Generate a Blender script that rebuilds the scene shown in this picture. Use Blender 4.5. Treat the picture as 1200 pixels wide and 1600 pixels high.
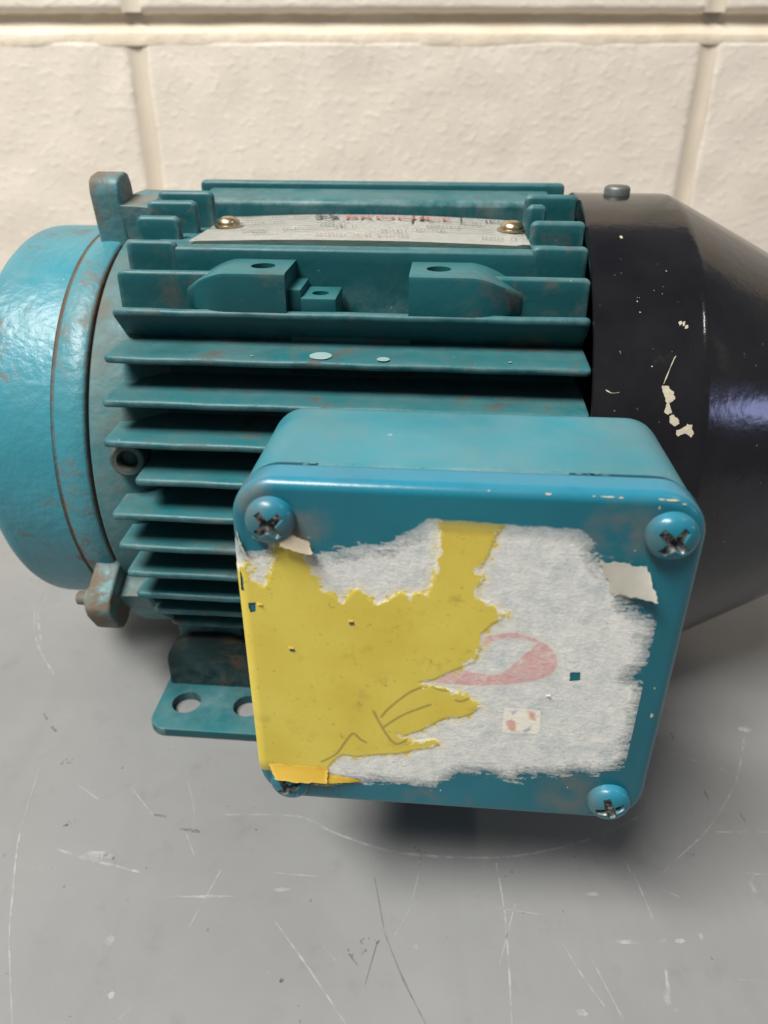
import bpy, bmesh, math, random
import numpy as np
from mathutils import Vector, Matrix, noise

random.seed(7)
scene = bpy.context.scene
for o in list(bpy.data.objects):
    bpy.data.objects.remove(o)
R = math.radians
COL = scene.collection

# ------------------------------------------------------------------ camera
cam_data = bpy.data.cameras.new('camera')
cam = bpy.data.objects.new('camera', cam_data)
COL.objects.link(cam)
cam.location = (0.0, 0.0, 0.190)
cam.rotation_euler = (R(90 - 29.7), 0, 0)
cam_data.sensor_fit = 'VERTICAL'
cam_data.sensor_height = 36.0
cam_data.sensor_width = 27.0
cam_data.lens = 27.0
cam_data.clip_start = 0.01
cam_data.clip_end = 50
cam_data.dof.use_dof = True
cam_data.dof.focus_distance = 0.185
cam_data.dof.aperture_fstop = 19.0
scene.camera = cam
scene.render.resolution_x = 768
scene.render.resolution_y = 1024

# ------------------------------------------------------------------ room light
world = bpy.data.worlds.new('World')
scene.world = world
world.use_nodes = True
bg = world.node_tree.nodes['Background']
bg.inputs['Color'].default_value = (0.86, 0.90, 1.0, 1)
bg.inputs['Strength'].default_value = 0.155

def area(name, loc, target, sx, sy, power, color):
    d = bpy.data.lights.new(name, 'AREA')
    d.shape = 'RECTANGLE'; d.size = sx; d.size_y = sy
    d.energy = power; d.color = color
    o = bpy.data.objects.new(name, d); COL.objects.link(o)
    o.location = loc
    o.rotation_euler = (Vector(target) - Vector(loc)).to_track_quat('-Z', 'Y').to_euler()
    return o
# two ceiling fittings over the bench and a cool window far to the right
area('ceiling_light', (-0.78, -0.45, 1.90), (0.0, 0.2, 0), 1.2, 0.40, 78, (1.0, 0.975, 0.94))
area('ceiling_light', (1.30, -0.22, 1.85), (0, 0.25, 0), 0.26, 0.06, 3.2, (1.0, 0.96, 0.90))
area('window_light', (3.2, -0.60, 0.85), (0, 0.25, 0.1), 0.6, 0.30, 5, (0.50, 0.56, 1.0))

scene.view_settings.view_transform = 'Standard'
scene.view_settings.look = 'None'
scene.view_settings.exposure = 0.0
scene.view_settings.gamma = 1.0

# ------------------------------------------------------------------ helpers (all shapes are written in millimetres)
MM = 0.001
def V(s, q, z):
    """motor frame: s along the shaft, q towards the viewer, z up."""
    return Vector((s * MM, -q * MM, z * MM))

def link(name, bm, mats, parent=None, angle=35, recalc=True, smooth=True):
    if recalc:
        bmesh.ops.recalc_face_normals(bm, faces=bm.faces[:])
    me = bpy.data.meshes.new(name)
    bm.to_mesh(me); bm.free()
    for m in (mats if isinstance(mats, (list, tuple)) else [mats]):
        me.materials.append(m)
    if smooth:
        me.polygons.foreach_set('use_smooth', [True] * len(me.polygons))
        me.set_sharp_from_angle(angle=R(angle))
    o = bpy.data.objects.new(name, me)
    COL.objects.link(o)
    if parent is not None:
        o.parent = parent
    return o

def lathe(bm, prof, axis_z, seg=128, mat=None, a0=0, a1=360):
    """revolve (s, r) points round the shaft axis at height axis_z; mat = material index per segment."""
    full = abs(a1 - a0 - 360) < 1e-6
    n = seg if full else seg + 1
    rings = []
    for s, r in prof:
        if r < 1e-6:
            rings.append([bm.verts.new(V(s, 0, axis_z))] * n)
        else:
            rings.append([bm.verts.new(V(s, r * math.cos(R(a0 + (a1 - a0) * k / seg)), axis_z + r * math.sin(R(a0 + (a1 - a0) * k / seg)))) for k in range(n)])
    for i in range(len(prof) - 1):
        for k in range(seg):
            k2 = (k + 1) % n
            vs = [rings[i][k], rings[i][k2], rings[i + 1][k2], rings[i + 1][k]]
            u = []
            for v in vs:
                if v not in u: u.append(v)
            if len(u) > 2:
                f = bm.faces.new(u)
                if mat: f.material_index = mat[i]

def prism(bm, pts, dirv, bevel=0, bseg=2):
    """closed polygon (3-D points) extruded by dirv, edges optionally rounded."""
    b = bmesh.new()
    vs = [b.verts.new(p) for p in pts]
    f = b.faces.new(vs)
    e = bmesh.ops.extrude_face_region(b, geom=[f])
    bmesh.ops.translate(b, verts=[v for v in e['geom'] if isinstance(v, bmesh.types.BMVert)], vec=dirv)
    bmesh.ops.recalc_face_normals(b, faces=b.faces[:])
    if bevel:
        bmesh.ops.bevel(b, geom=b.edges[:], offset=bevel * MM, segments=bseg, profile=0.5, affect='EDGES', clamp_overlap=True)
    merge(bm, b)

def merge(bm, b):
    me = bpy.data.meshes.new('tmp'); b.to_mesh(me); b.free()
    bm.from_mesh(me); bpy.data.meshes.remove(me)

def box(bm, s0, s1, q0, q1, z0, z1, bevel=0, bseg=2):
    prism(bm, [V(s0, q0, z0), V(s1, q0, z0), V(s1, q1, z0), V(s0, q1, z0)], Vector((0, 0, (z1 - z0) * MM)), bevel, bseg)

def rrect(x0, x1, y0, y1, r, n=8):
    out = []
    for cx, cy, a in ((x1 - r, y1 - r, 0), (x0 + r, y1 - r, 90), (x0 + r, y0 + r, 180), (x1 - r, y0 + r, 270)):
        for k in range(n + 1):
            t = R(a + 90 * k / n)
            out.append((cx + r * math.cos(t), cy + r * math.sin(t)))
    return out

def tube(bm, p0, p1, r0, r1=None, seg=20, caps=True):
    r1 = r0 if r1 is None else r1
    ax = (p1 - p0).normalized()
    u = ax.orthogonal().normalized(); w = ax.cross(u)
    A = [bm.verts.new(p0 + (u * math.cos(2 * math.pi * k / seg) + w * math.sin(2 * math.pi * k / seg)) * r0 * MM) for k in range(seg)]
    B = [bm.verts.new(p1 + (u * math.cos(2 * math.pi * k / seg) + w * math.sin(2 * math.pi * k / seg)) * r1 * MM) for k in range(seg)]
    for k in range(seg):
        bm.faces.new([A[k], A[(k + 1) % seg], B[(k + 1) % seg], B[k]])
    if caps:
        bm.faces.new(A); bm.faces.new(B[::-1])

def stack(bm, p0, ax, prof, seg=32, jitter=0):
    """surface of revolution about any axis: prof = (height along ax, radius) in mm."""
    ax = ax.normalized(); u = ax.orthogonal().normalized(); w = ax.cross(u)
    rings = []
    for hgt, r in prof:
        c = p0 + ax * hgt * MM
        if r < 1e-6: rings.append([bm.verts.new(c)] * seg)
        else: rings.append([bm.verts.new(c + (u * math.cos(2 * math.pi * k / seg) + w * math.sin(2 * math.pi * k / seg)) * r * MM) for k in range(seg)])
    for i in range(len(prof) - 1):
        for k in range(seg):
            k2 = (k + 1) % seg
            u_ = []
            for v in (rings[i][k], rings[i][k2], rings[i + 1][k2], rings[i + 1][k]):
                if v not in u_: u_.append(v)
            if len(u_) > 2: bm.faces.new(u_)

def cut(o, bm, angle=40):
    """drill a hole: boolean difference, baked into the mesh."""
    bmesh.ops.recalc_face_normals(bm, faces=bm.faces[:])
    me = bpy.data.meshes.new('cutter'); bm.to_mesh(me); bm.free()
    c = bpy.data.objects.new('cutter', me); COL.objects.link(c)
    c.parent = o.parent
    md = o.modifiers.new('drill', 'BOOLEAN'); md.operation = 'DIFFERENCE'; md.solver = 'EXACT'; md.object = c
    bpy.context.view_layer.update()
    ev = o.evaluated_get(bpy.context.evaluated_depsgraph_get())
    new = bpy.data.meshes.new_from_object(ev)
    o.modifiers.clear(); o.data = new
    bpy.data.objects.remove(c)
    new.polygons.foreach_set('use_smooth', [True] * len(new.polygons)); new.set_sharp_from_angle(angle=R(angle))

# ------------------------------------------------------------------ materials
class Nodes:
    def __init__(self, name):
        self.m = bpy.data.materials.new(name); self.m.use_nodes = True
        self.t = self.m.node_tree; self.b = self.t.nodes['Principled BSDF']
        self.out = self.t.nodes['Material Output']
        self.tc = self.t.nodes.new('ShaderNodeTexCoord')
    def n(self, kind, **kw):
        nd = self.t.nodes.new(kind)
        for k, v in kw.items():
            if k.startswith('_'): setattr(nd, k[1:], v)
            else: nd.inputs[k.replace('__', ' ')].default_value = v
        return nd
    def l(self, a, b): self.t.links.new(a, b)
    def noise(self, scale, detail=4, rough=0.55, vec=None, dist=0):
        nd = self.n('ShaderNodeTexNoise', Scale=scale, Detail=detail, Roughness=rough, Distortion=dist)
        self.l(vec or self.tc.outputs['Object'], nd.inputs['Vector'])
        return nd.outputs['Fac']
    def ramp(self, fac, p0, p1):
        nd = self.n('ShaderNodeMapRange'); nd.clamp = True
        nd.inputs['From Min'].default_value = p0; nd.inputs['From Max'].default_value = p1
        self.l(fac, nd.inputs['Value']); return nd.outputs['Result']
    def mix(self, fac, a, b):
        nd = self.t.nodes.new('ShaderNodeMix'); nd.data_type = 'RGBA'
        for i, x in ((6, a), (7, b)):
            if isinstance(x, tuple): nd.inputs[i].default_value = (*x, 1)
            else: self.l(x, nd.inputs[i])
        if isinstance(fac, float): nd.inputs[0].default_value = fac
        else: self.l(fac, nd.inputs[0])
        return nd.outputs[2]
    def math(self, op, a, b=None):
        nd = self.t.nodes.new('ShaderNodeMath'); nd.operation = op
        for i, x in ((0, a), (1, b)):
            if x is None: continue
            if isinstance(x, (int, float)): nd.inputs[i].default_value = x
            else: self.l(x, nd.inputs[i])
        return nd.outputs[0]
    def bump(self, hgt, strength, dist, prev=None):
        nd = self.n('ShaderNodeBump', Strength=strength, Distance=dist)
        self.l(hgt, nd.inputs['Height'])
        if prev is not None: self.l(prev, nd.inputs['Normal'])
        return nd.outputs['Normal']
    def sep(self, which='Object'):
        nd = self.t.nodes.new('ShaderNodeSeparateXYZ'); self.l(self.tc.outputs[which], nd.inputs[0]); return nd.outputs
    def stretch(self, sx, sy, sz):
        nd = self.t.nodes.new('ShaderNodeMapping'); nd.inputs['Scale'].default_value = (sx, sy, sz)
        self.l(self.tc.outputs['Object'], nd.inputs['Vector']); return nd.outputs['Vector']

def paint(name, base, rough=0.38, dust=0.35, rust=0.0, orange_peel=0.0, peel_scale=260, dust_col=(0.24, 0.225, 0.19), spec=0.5, smudges=(), edge=0.5, lit_top=None, side=0.20, stain=((0.10, 0.055, 0.03), (0.21, 0.125, 0.065))):
    """old enamel: tone drift, settled dust and painted-in light on upward faces, rusty wear patches, fine relief."""
    k = Nodes(name)
    drift = k.noise(22, 3)
    dark = tuple(c * 0.80 for c in base); light = tuple(min(1, c * 1.14) for c in base)
    col = k.mix(k.ramp(drift, 0.3, 0.7), dark, light)
    geo = k.t.nodes.new('ShaderNodeNewGeometry')
    sp = k.t.nodes.new('ShaderNodeSeparateXYZ'); k.l(geo.outputs['Normal'], sp.inputs[0])
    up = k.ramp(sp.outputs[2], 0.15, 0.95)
    if lit_top:                                  # upward faces painted lighter in place of stronger overhead light
        col = k.mix(k.math('MULTIPLY', up, k.ramp(k.noise(35, 5, 0.6), 0.15, 0.50)), col, lit_top)
    film = k.math('MULTIPLY', k.ramp(k.noise(60, 6, 0.65), 0.36, 0.72), k.math('ADD', k.math('MULTIPLY', up, 0.85), side))
    col = k.mix(k.math('MULTIPLY', film, dust), col, dust_col)
    rough_out = k.math('ADD', k.math('MULTIPLY', film, dust * 0.5), rough)
    rough_out = k.math('ADD', rough_out, k.math('MULTIPLY', k.math('SUBTRACT', k.noise(150, 4), 0.5), 0.14))
    if rust > 0:
        rm = k.math('MULTIPLY', k.ramp(k.noise(70, 7, 0.7, dist=0.4), 0.66 - 0.12 * rust, 0.74 - 0.10 * rust), k.ramp(k.noise(18, 3), 0.40, 0.62))
        rc = k.mix(k.noise(300, 4), *stain)
        col = k.mix(k.math('MULTIPLY', rm, 0.85), col, rc)
        rough_out = k.math('ADD', rough_out, k.math('MULTIPLY', rm, 0.3))
    for sx, sz, sr in smudges:                 # greasy grey-brown patches of dirt (mm)
        d = k.t.nodes.new('ShaderNodeVectorMath'); d.operation = 'DISTANCE'
        k.l(k.stretch(1, 0, 1), d.inputs[0]); d.inputs[1].default_value = (sx * MM, 0, sz * MM)
        m_ = k.math('MULTIPLY', k.ramp(d.outputs['Value'], sr * MM, sr * 0.35 * MM), k.ramp(k.noise(120, 5, 0.6), 0.36, 0.66))
        col = k.mix(k.math('MULTIPLY', m_, 0.75), col, (0.16, 0.135, 0.105))
        rough_out = k.math('ADD', rough_out, k.math('MULTIPLY', m_, 0.25))
    # worn, dusty arrises
    wear = k.math('MULTIPLY', k.ramp(geo.outputs['Pointiness'], 0.535, 0.60), k.ramp(k.noise(130, 6, 0.7), 0.40, 0.62))
    col = k.mix(k.math('MULTIPLY', wear, edge), col, (0.24, 0.33, 0.33))
    # sparse pale nicks
    nick = k.ramp(k.noise(420, 2), 0.77, 0.80)
    col = k.mix(k.math('MULTIPLY', nick, 0.5), col, (0.42, 0.45, 0.42))
    k.l(col, k.b.inputs['Base Color']); k.l(rough_out, k.b.inputs['Roughness'])
    k.b.inputs['Specular IOR Level'].default_value = spec
    nrm = k.bump(k.noise(700, 3), 0.10, 0.0003)
    if orange_peel: nrm = k.bump(k.noise(peel_scale, 3, 0.5), orange_peel, 0.0012, nrm)
    k.l(nrm, k.b.inputs['Normal'])
    return k.m

def plain(name, col, rough=0.5, metal=0.0, var=0.15, scale=200, bump=0.0):
    k = Nodes(name)
    c = k.mix(k.noise(scale, 5), tuple(x * (1 - var) for x in col), tuple(min(1, x * (1 + var)) for x in col))
    k.l(c, k.b.inputs['Base Color'])
    k.b.inputs['Roughness'].default_value = rough; k.b.inputs['Metallic'].default_value = metal
    if bump: k.l(k.bump(k.noise(scale * 2, 4), bump, 0.0005), k.b.inputs['Normal'])
    return k.m

TEAL_LID = paint('teal_enamel_lid', (0.007, 0.132, 0.176), 0.24, 0.08, 0.10, 0.05, 120, spec=0.4, edge=0.12, lit_top=(0.022, 0.205, 0.300), smudges=((-4.5, 117.5, 7), (54.5, 118, 8), (53, 49, 9), (20, 45, 5), (-13, 122, 5)))  # less light on the front painted as darker base, reflection as lighter top
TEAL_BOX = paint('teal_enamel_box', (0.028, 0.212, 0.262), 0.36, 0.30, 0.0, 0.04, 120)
TEAL_FRAME = paint('teal_enamel_frame', (0.0066, 0.070, 0.079), 0.40, 0.36, 1.0, 0.15, 240, dust_col=(0.16, 0.165, 0.14), spec=0.30, side=0.05, edge=0.40, stain=((0.060, 0.050, 0.038), (0.115, 0.095, 0.070)), lit_top=(0.018, 0.135, 0.152))  # dim uprights painted into the dark base, lit tops into the lighter tint
TEAL_DIRTY_SHADE = paint('grimy_shaded_foot_web', (0.007, 0.030, 0.032), 0.6, 0.9, 1.2, 0.2, 240, dust_col=(0.035, 0.032, 0.027), spec=0.25)  # dirty web, with the shadow of the fins painted into its colour
TEAL_PAD = paint('teal_enamel_pad', (0.0075, 0.076, 0.086), 0.40, 0.30, 1.0, 0.15, 240, dust_col=(0.16, 0.165, 0.14), spec=0.30, side=0.05, edge=0.0, stain=((0.060, 0.050, 0.038), (0.115, 0.095, 0.070)), lit_top=(0.022, 0.150, 0.165))  # lit tops and dimmer sides painted in, as on the frame
TEAL_RING = paint('teal_enamel_end_ring', (0.035, 0.145, 0.160), 0.5, 1.3, 0.6, 0.3, 240, dust_col=(0.17, 0.145, 0.11))
TEAL_SHIELD = paint('teal_enamel_end_shield', (0.032, 0.222, 0.278), 0.37, 0.22, 0.70, 0.32, 330)
TEAL_RIM = paint('teal_enamel_rim', (0.034, 0.205, 0.250), 0.36, 0.35, 1.35, 0.35, 330)
TEAL_LUG = paint('teal_enamel_lug', (0.055, 0.185, 0.205), 0.45, 0.55, 2.1, 0.3, 300)
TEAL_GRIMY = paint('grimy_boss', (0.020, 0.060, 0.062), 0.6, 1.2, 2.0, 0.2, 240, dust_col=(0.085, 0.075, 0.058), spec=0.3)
RUST = plain('rusty_joint', (0.085, 0.045, 0.022), 0.85, 0, 0.5, 400, 0.3)
GRIME = paint('grimy_groove', (0.045, 0.16, 0.19), 0.6, 1.6, 2.6, 0.4, 300, dust_col=(0.15, 0.105, 0.065))
DARK = plain('dark_cavity', (0.012, 0.014, 0.014), 0.8)
BRASS = plain('plated_rivet', (0.55, 0.44, 0.28), 0.32, 1.0, 0.25, 500)
STEEL = plain('worn_steel', (0.42, 0.40, 0.37), 0.38, 0.9, 0.3, 600, 0.1)
SCREW_GREY = plain('dull_zinc_screw', (0.16, 0.17, 0.16), 0.5, 0.6, 0.3, 500)
CREAM = plain('exposed_cream_primer', (0.44, 0.40, 0.295), 0.8, 0, 0.25, 900, 0.3)
DROP = plain('old_paint_drop', (0.27, 0.40, 0.40), 0.5)
SPECK = plain('pale_speck', (0.50, 0.50, 0.46), 0.7)

# measured outlines (mm): sticker shapes on the lid, bench marks, fan-cover chips
OUTER = [[20.4,119.4],[33.0,118.9],[40.3,118.8],[46.6,118.4],[48.3,117.3],[49.8,116.0],[50.4,114.1],[52.1,111.7],[56.8,111.3],[58.6,103.9],[57.6,102.5],[60.2,101.2],[62.2,99.8],[63.3,98.3],[63.7,96.0],[63.6,91.2],[63.8,88.0],[61.1,84.1],[63.1,83.2],[65.1,80.5],[64.7,76.9],[64.6,72.4],[63.7,66.8],[64.1,60.1],[61.0,57.8],[57.8,56.1],[53.6,56.5],[51.0,55.3],[46.8,55.5],[41.9,54.6],[41.2,51.5],[39.3,52.3],[35.6,54.4],[31.4,54.4],[27.8,53.3],[25.1,50.9],[22.3,48.3],[17.1,48.7],[11.3,48.8],[5.4,48.6],[-0.6,47.6],[-8.0,47.7],[-12.6,47.3],[-14.3,48.6],[-15.3,50.8],[-17.5,50.2],[-21.4,49.9],[-22.9,91.0],[-20.9,109.4],[-17.3,113.3],[-16.1,110.2],[-14.8,110.6],[-13.3,111.0],[-11.4,110.5],[-10.7,111.5],[-11.6,112.8],[-13.3,113.4],[-14.4,115.2],[-14.9,117.7],[-14.2,117.3],[-12.9,115.3],[-10.5,114.2],[-9.1,113.8],[-8.0,115.5],[-3.5,113.3],[-2.4,111.5],[-1.8,110.4],[-0.9,111.3],[1.6,111.7],[5.2,112.5],[8.9,113.6],[11.3,114.0],[14.3,115.5],[16.6,117.0],[18.3,118.5],[19.2,119.3]]
YELLOW = [[-17.9,50.2],[-27.5,49.3],[-21.2,106.8],[-17.2,106.6],[-15.4,107.9],[-14.5,104.2],[-13.3,102.8],[-12.4,102.5],[-11.0,105.2],[-9.9,109.7],[-9.0,115.5],[-3.4,115.7],[-3.7,110.0],[-2.9,107.1],[-1.6,102.7],[1.2,101.3],[3.1,99.4],[5.0,102.3],[6.3,103.2],[8.1,101.0],[10.0,99.6],[11.9,100.8],[14.4,102.9],[16.3,102.2],[18.1,103.1],[19.7,102.5],[20.7,106.3],[21.2,109.9],[21.4,114.2],[21.7,117.0],[20.6,121.0],[32.8,121.6],[33.0,118.7],[32.2,116.8],[31.4,114.7],[31.0,112.6],[30.2,110.4],[29.2,108.9],[30.4,106.8],[29.1,104.5],[29.8,102.3],[32.4,100.9],[35.0,98.8],[34.5,97.5],[32.7,96.3],[31.5,94.6],[30.6,93.5],[30.9,90.6],[30.4,88.1],[29.8,86.3],[27.6,85.0],[24.5,83.1],[21.9,81.1],[18.6,80.0],[21.3,79.2],[25.3,78.6],[28.7,77.1],[31.8,74.3],[30.3,72.3],[27.7,70.8],[25.0,70.6],[23.6,69.9],[21.2,67.8],[18.9,66.1],[16.9,65.0],[14.8,64.0],[17.6,63.1],[22.5,64.1],[23.6,62.9],[21.9,61.2],[18.4,60.4],[14.8,58.9],[9.8,58.1],[5.5,57.1],[1.9,57.4],[-0.3,55.1],[-1.4,53.0],[-1.4,44.5],[-12.8,43.4],[-15.6,47.4]]
SWOOSH = [[19.3,80.2],[23.2,82.4],[26.4,84.6],[29.0,83.7],[33.6,83.1],[36.1,84.3],[38.4,87.5],[40.9,90.9],[41.8,92.0],[39.2,92.8],[35.4,92.8],[33.0,91.8],[31.8,90.3],[30.8,90.9],[31.3,93.0],[34.1,94.0],[37.8,94.3],[41.1,93.2],[44.1,91.5],[45.9,89.2],[46.4,86.7],[45.4,84.1],[42.7,82.4],[37.7,80.8],[31.2,79.9],[24.6,79.9]]
PATCH = [[36.6,74.5],[44.3,74.2],[44.5,67.4],[36.6,67.3]]
RED = [[[37.2,70.5],[38.5,71.3],[39.4,70.3],[39.5,68.1],[40.4,67.6],[38.8,67.6],[37.9,68.3]],[[41.2,74.1],[43.1,73.5],[43.6,71.0],[42.2,71.6],[41.8,73.1]]]
BLUE = [[[37.9,73.5],[39.6,74.0],[39.1,72.9],[38.4,72.4]],[[40.8,68.0],[42.1,69.2],[42.8,69.8],[42.7,68.5],[41.8,67.5]]]
PENS = [[[9.1,71.1],[11.0,66.4],[13.0,62.7],[14.4,61.9],[16.2,63.4]],[[11.0,66.6],[15.4,70.7],[21.1,74.1]],[[10.7,69.8],[12.6,72.7],[16.7,77.2],[20.0,79.2]],[[21.4,79.0],[23.3,78.4],[25.7,78.4]],[[26.4,75.8],[27.5,75.5],[29.0,76.4]],[[-2.8,54.9],[0.5,57.6],[2.8,61.8],[4.5,64.3],[6.0,62.7],[7.3,61.8]]]
HOLES = [[[49.0,85.0],[51.0,85.2],[51.3,83.0],[49.1,82.7]],[[-15.9,98.4],[-14.3,98.7],[-14.5,96.4],[-15.7,96.0]],[[-16.9,107.1],[-16.4,104.1],[-16.4,101.0],[-17.2,101.0]]]
FLAPR = [[51.5,111.9],[56.8,111.6],[59.5,111.1],[61.0,109.3],[62.6,105.8],[62.5,104.2],[58.0,103.9],[53.6,105.2]]
W = [[[-47.2,152.7],[-25.4,152.0],[-14.8,146.7],[0.0,140.9],[14.3,138.8],[31.3,138.4],[45.0,140.4],[60.5,145.0],[77.7,153.4]],[[-108.5,170.3],[-106.1,153.4],[-103.9,142.5],[-98.8,126.9],[-94.5,114.7],[-85.5,95.2]],[[-92.1,141.1],[-84.0,138.4],[-67.0,133.9]],[[-28.1,119.8],[-18.8,108.3],[-8.8,95.2]],[[31.1,136.8],[31.4,119.8],[29.5,95.2]],[[45.1,113.9],[48.1,106.0],[51.8,99.0]],[[68.2,134.4],[69.0,126.9],[69.6,120.6]],[[119.0,183.7],[108.9,165.2],[95.0,148.9],[82.2,138.4],[75.0,132.5]],[[77.7,153.4],[80.2,165.2]],[[91.0,177.4],[108.2,168.5]],[[94.2,146.7],[110.8,146.7]],[[97.2,133.5],[104.9,133.1]],[[68.8,107.5],[67.4,100.8]],[[-29.8,133.7],[-17.8,132.5]],[[-56.2,126.7],[-45.1,126.7]],[[-15.3,113.4],[-11.8,109.6]],[[-144.6,258.1],[-134.3,233.3],[-119.9,213.3]],[[-141.0,262.6],[-139.9,249.5],[-130.6,229.5]],[[-77.5,162.8],[-67.9,152.2]],[[29.6,123.6],[41.6,121.5]],[[9.7,134.4],[6.7,123.3],[2.4,115.6]],[[100.9,134.1],[97.3,125.1]],[[50.9,111.5],[55.4,95.9]],[[34.6,124.7],[28.2,108.3]],[[-94.6,164.0],[-85.8,158.0]],[[74.7,128.7],[78.6,126.5]],[[-57.2,146.7],[-52.7,138.4]],[[-44.8,134.4],[-50.0,118.1]],[[67.4,133.5],[67.3,137.4]]]
D = [[[0.0,117.2],[4.6,105.3],[9.6,95.2]],[[-2.6,132.5],[0.0,117.7]],[[-68.0,152.7],[-64.1,152.0]],[[-59.3,147.8],[-53.0,146.7]],[[97.7,161.6],[97.8,157.5]],[[105.3,153.8],[105.7,150.0]],[[-113.9,153.8],[-94.9,151.1]],[[-68.3,146.7],[-61.3,118.1]],[[-74.3,180.9],[-67.4,148.9]],[[-65.5,183.7],[-61.1,158.0]],[[-116.4,194.0],[-114.0,191.0]],[[-111.6,188.0],[-109.0,185.7]],[[-8.8,111.5],[-6.3,108.3]],[[-4.6,103.8],[-1.6,114.7]]]
CHIPS = [[[76.2,31.86],[77.8,31.77],[79.1,30.72],[79.5,29.53],[78.6,28.79],[78.0,27.34],[78.9,26.76],[77.8,26.38],[76.9,26.96],[77.5,28.52],[76.6,30.3]],[[78.3,26.15],[79.4,26.42],[80.5,25.61],[80.9,24.79],[79.7,24.28],[78.4,24.97]],[[80.2,23.58],[81.9,24.1],[82.8,24.83],[84.1,24.63],[84.6,22.97],[84.0,22.24],[82.8,22.93],[80.8,22.4]],[[80.2,44.28],[80.9,44.7],[81.2,44.17],[80.5,43.62]],[[81.3,44.44],[82.0,44.59],[81.8,43.78],[81.3,43.64]],[[81.9,43.65],[82.6,43.8],[82.4,43.13],[81.7,43.12]],[[67.2,66.1],[67.8,66.33],[68.0,65.47],[67.4,65.24]]]
FS = [[[79.4,37.56],[78.8,36.68],[77.7,34.56],[76.5,32.11]],[[62.2,30.7],[63.6,30.13],[65.6,30.29]]]
BLOT = [[61.3,114.4,2.9,0.7],[70.4,114.6,1.1,0.7],[74.6,114.6,1.4,0.7],[80.4,115.9,0.6,1.2],[-69.1,114.7,1.4,1.4],[-64.7,101.4,0.9,0.9],[-27.5,128.7,2.6,0.7],[99.1,129.7,0.8,1.9],[-80.5,138.8,5.3,1.6],[-46.8,126.7,6.8,0.5],[120.2,186.6,2.6,1.4],[8.0,113.1,0.7,0.7],[55.5,127.4,2.0,0.7],[46.2,97.7,1.4,0.9],[66.9,100.8,0.8,2.0]]
DBLOT = [[9.8,138.4,1.8,3.2],[-91.6,150.0,1.4,1.3],[-55.5,147.4,2.2,0.9],[-6.4,111.8,2.6,0.8],[-4.0,114.7,2.9,1.0],[-24.7,105.0,0.5,0.5],[93.9,183.2,1.7,1.7],[-100.8,172.9,1.5,1.1],[-77.8,138.8,2.5,1.0]]

# ------------------------------------------------------------------ the bench top
AX = 80.75           # shaft height above the bench
k = Nodes('scuffed_grey_bench_paint')
smear = k.noise(7, 5, 0.6); fine = k.noise(90, 6, 0.65); streak = k.noise(1, 5, 0.6, k.stretch(60, 7, 1))
col = k.mix(k.ramp(smear, 0.3, 0.7), (0.210, 0.211, 0.208), (0.275, 0.275, 0.267))
col = k.mix(k.math('MULTIPLY', k.ramp(streak, 0.52, 0.75), 0.35), col, (0.20, 0.20, 0.20))
col = k.mix(k.math('MULTIPLY', k.ramp(fine, 0.58, 0.74), 0.35), col, (0.165, 0.16, 0.15))
col = k.mix(k.math('MULTIPLY', k.ramp(k.noise(420, 3), 0.72, 0.76), 0.5), col, (0.11, 0.105, 0.10))
col = k.mix(k.math('MULTIPLY', k.ramp(k.noise(300, 2, 0.5, k.stretch(1, 1.3, 1)), 0.75, 0.80), 0.25), col, (0.42, 0.42, 0.41))
k.l(col, k.b.inputs['Base Color'])
k.l(k.math('ADD', k.math('MULTIPLY', k.noise(40, 6), 0.25), 0.27), k.b.inputs['Roughness'])
k.l(k.bump(k.noise(55, 5), 0.08, 0.002, k.bump(k.noise(900, 3), 0.06, 0.0003)), k.b.inputs['Normal'])
BENCH = k.m
SCRATCH_W = plain('pale_scratch', (0.42, 0.42, 0.41), 0.6, 0, 0.15, 800)
SCRATCH_D = plain('dark_scuff', (0.13, 0.125, 0.115), 0.7, 0, 0.25, 800)
def thin(mat, alpha):
    """worn-through marks: broken, half-transparent film."""
    t = mat.node_tree; b = t.nodes['Principled BSDF']
    tc = t.nodes.new('ShaderNodeTexCoord')
    n1 = t.nodes.new('ShaderNodeTexNoise'); n1.inputs['Scale'].default_value = 260; n1.inputs['Detail'].default_value = 6
    t.links.new(tc.outputs['Object'], n1.inputs['Vector'])
    mr = t.nodes.new('ShaderNodeMapRange'); mr.inputs['From Min'].default_value = 0.22; mr.inputs['From Max'].default_value = 0.60
    mr.inputs['To Max'].default_value = alpha
    t.links.new(n1.outputs['Fac'], mr.inputs['Value']); t.links.new(mr.outputs['Result'], b.inputs['Alpha'])
thin(SCRATCH_W, 0.78); thin(SCRATCH_D, 0.34)

bm = bmesh.new()
prism(bm, [Vector((-0.9, -0.35, -0.04)), Vector((0.9, -0.35, -0.04)), Vector((0.9, 0.628, -0.04)), Vector((-0.9, 0.628, -0.04))], Vector((0, 0, 0.04)), 1.5, 3)
bench = link('bench_top', bm, BENCH)
bench['kind'] = 'structure'

def spline(pts, step):
    """smooth polyline through points."""
    P = [Vector(p) for p in pts]
    if len(P) == 2: P = [P[0], (P[0] + P[1]) / 2, P[1]]
    out = []
    for i in range(len(P) - 1):
        a = P[max(i - 1, 0)]; b = P[i]; c = P[i + 1]; d = P[min(i + 2, len(P) - 1)]
        n = max(2, int((c - b).length / step))
        for j in range(n):
            t = j / n
            out.append(0.5 * ((2 * b) + (c - a) * t + (2 * a - 5 * b + 4 * c - d) * t * t + (3 * b - a - 3 * c + d) * t ** 3))
    out.append(P[-1]); return out

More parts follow.
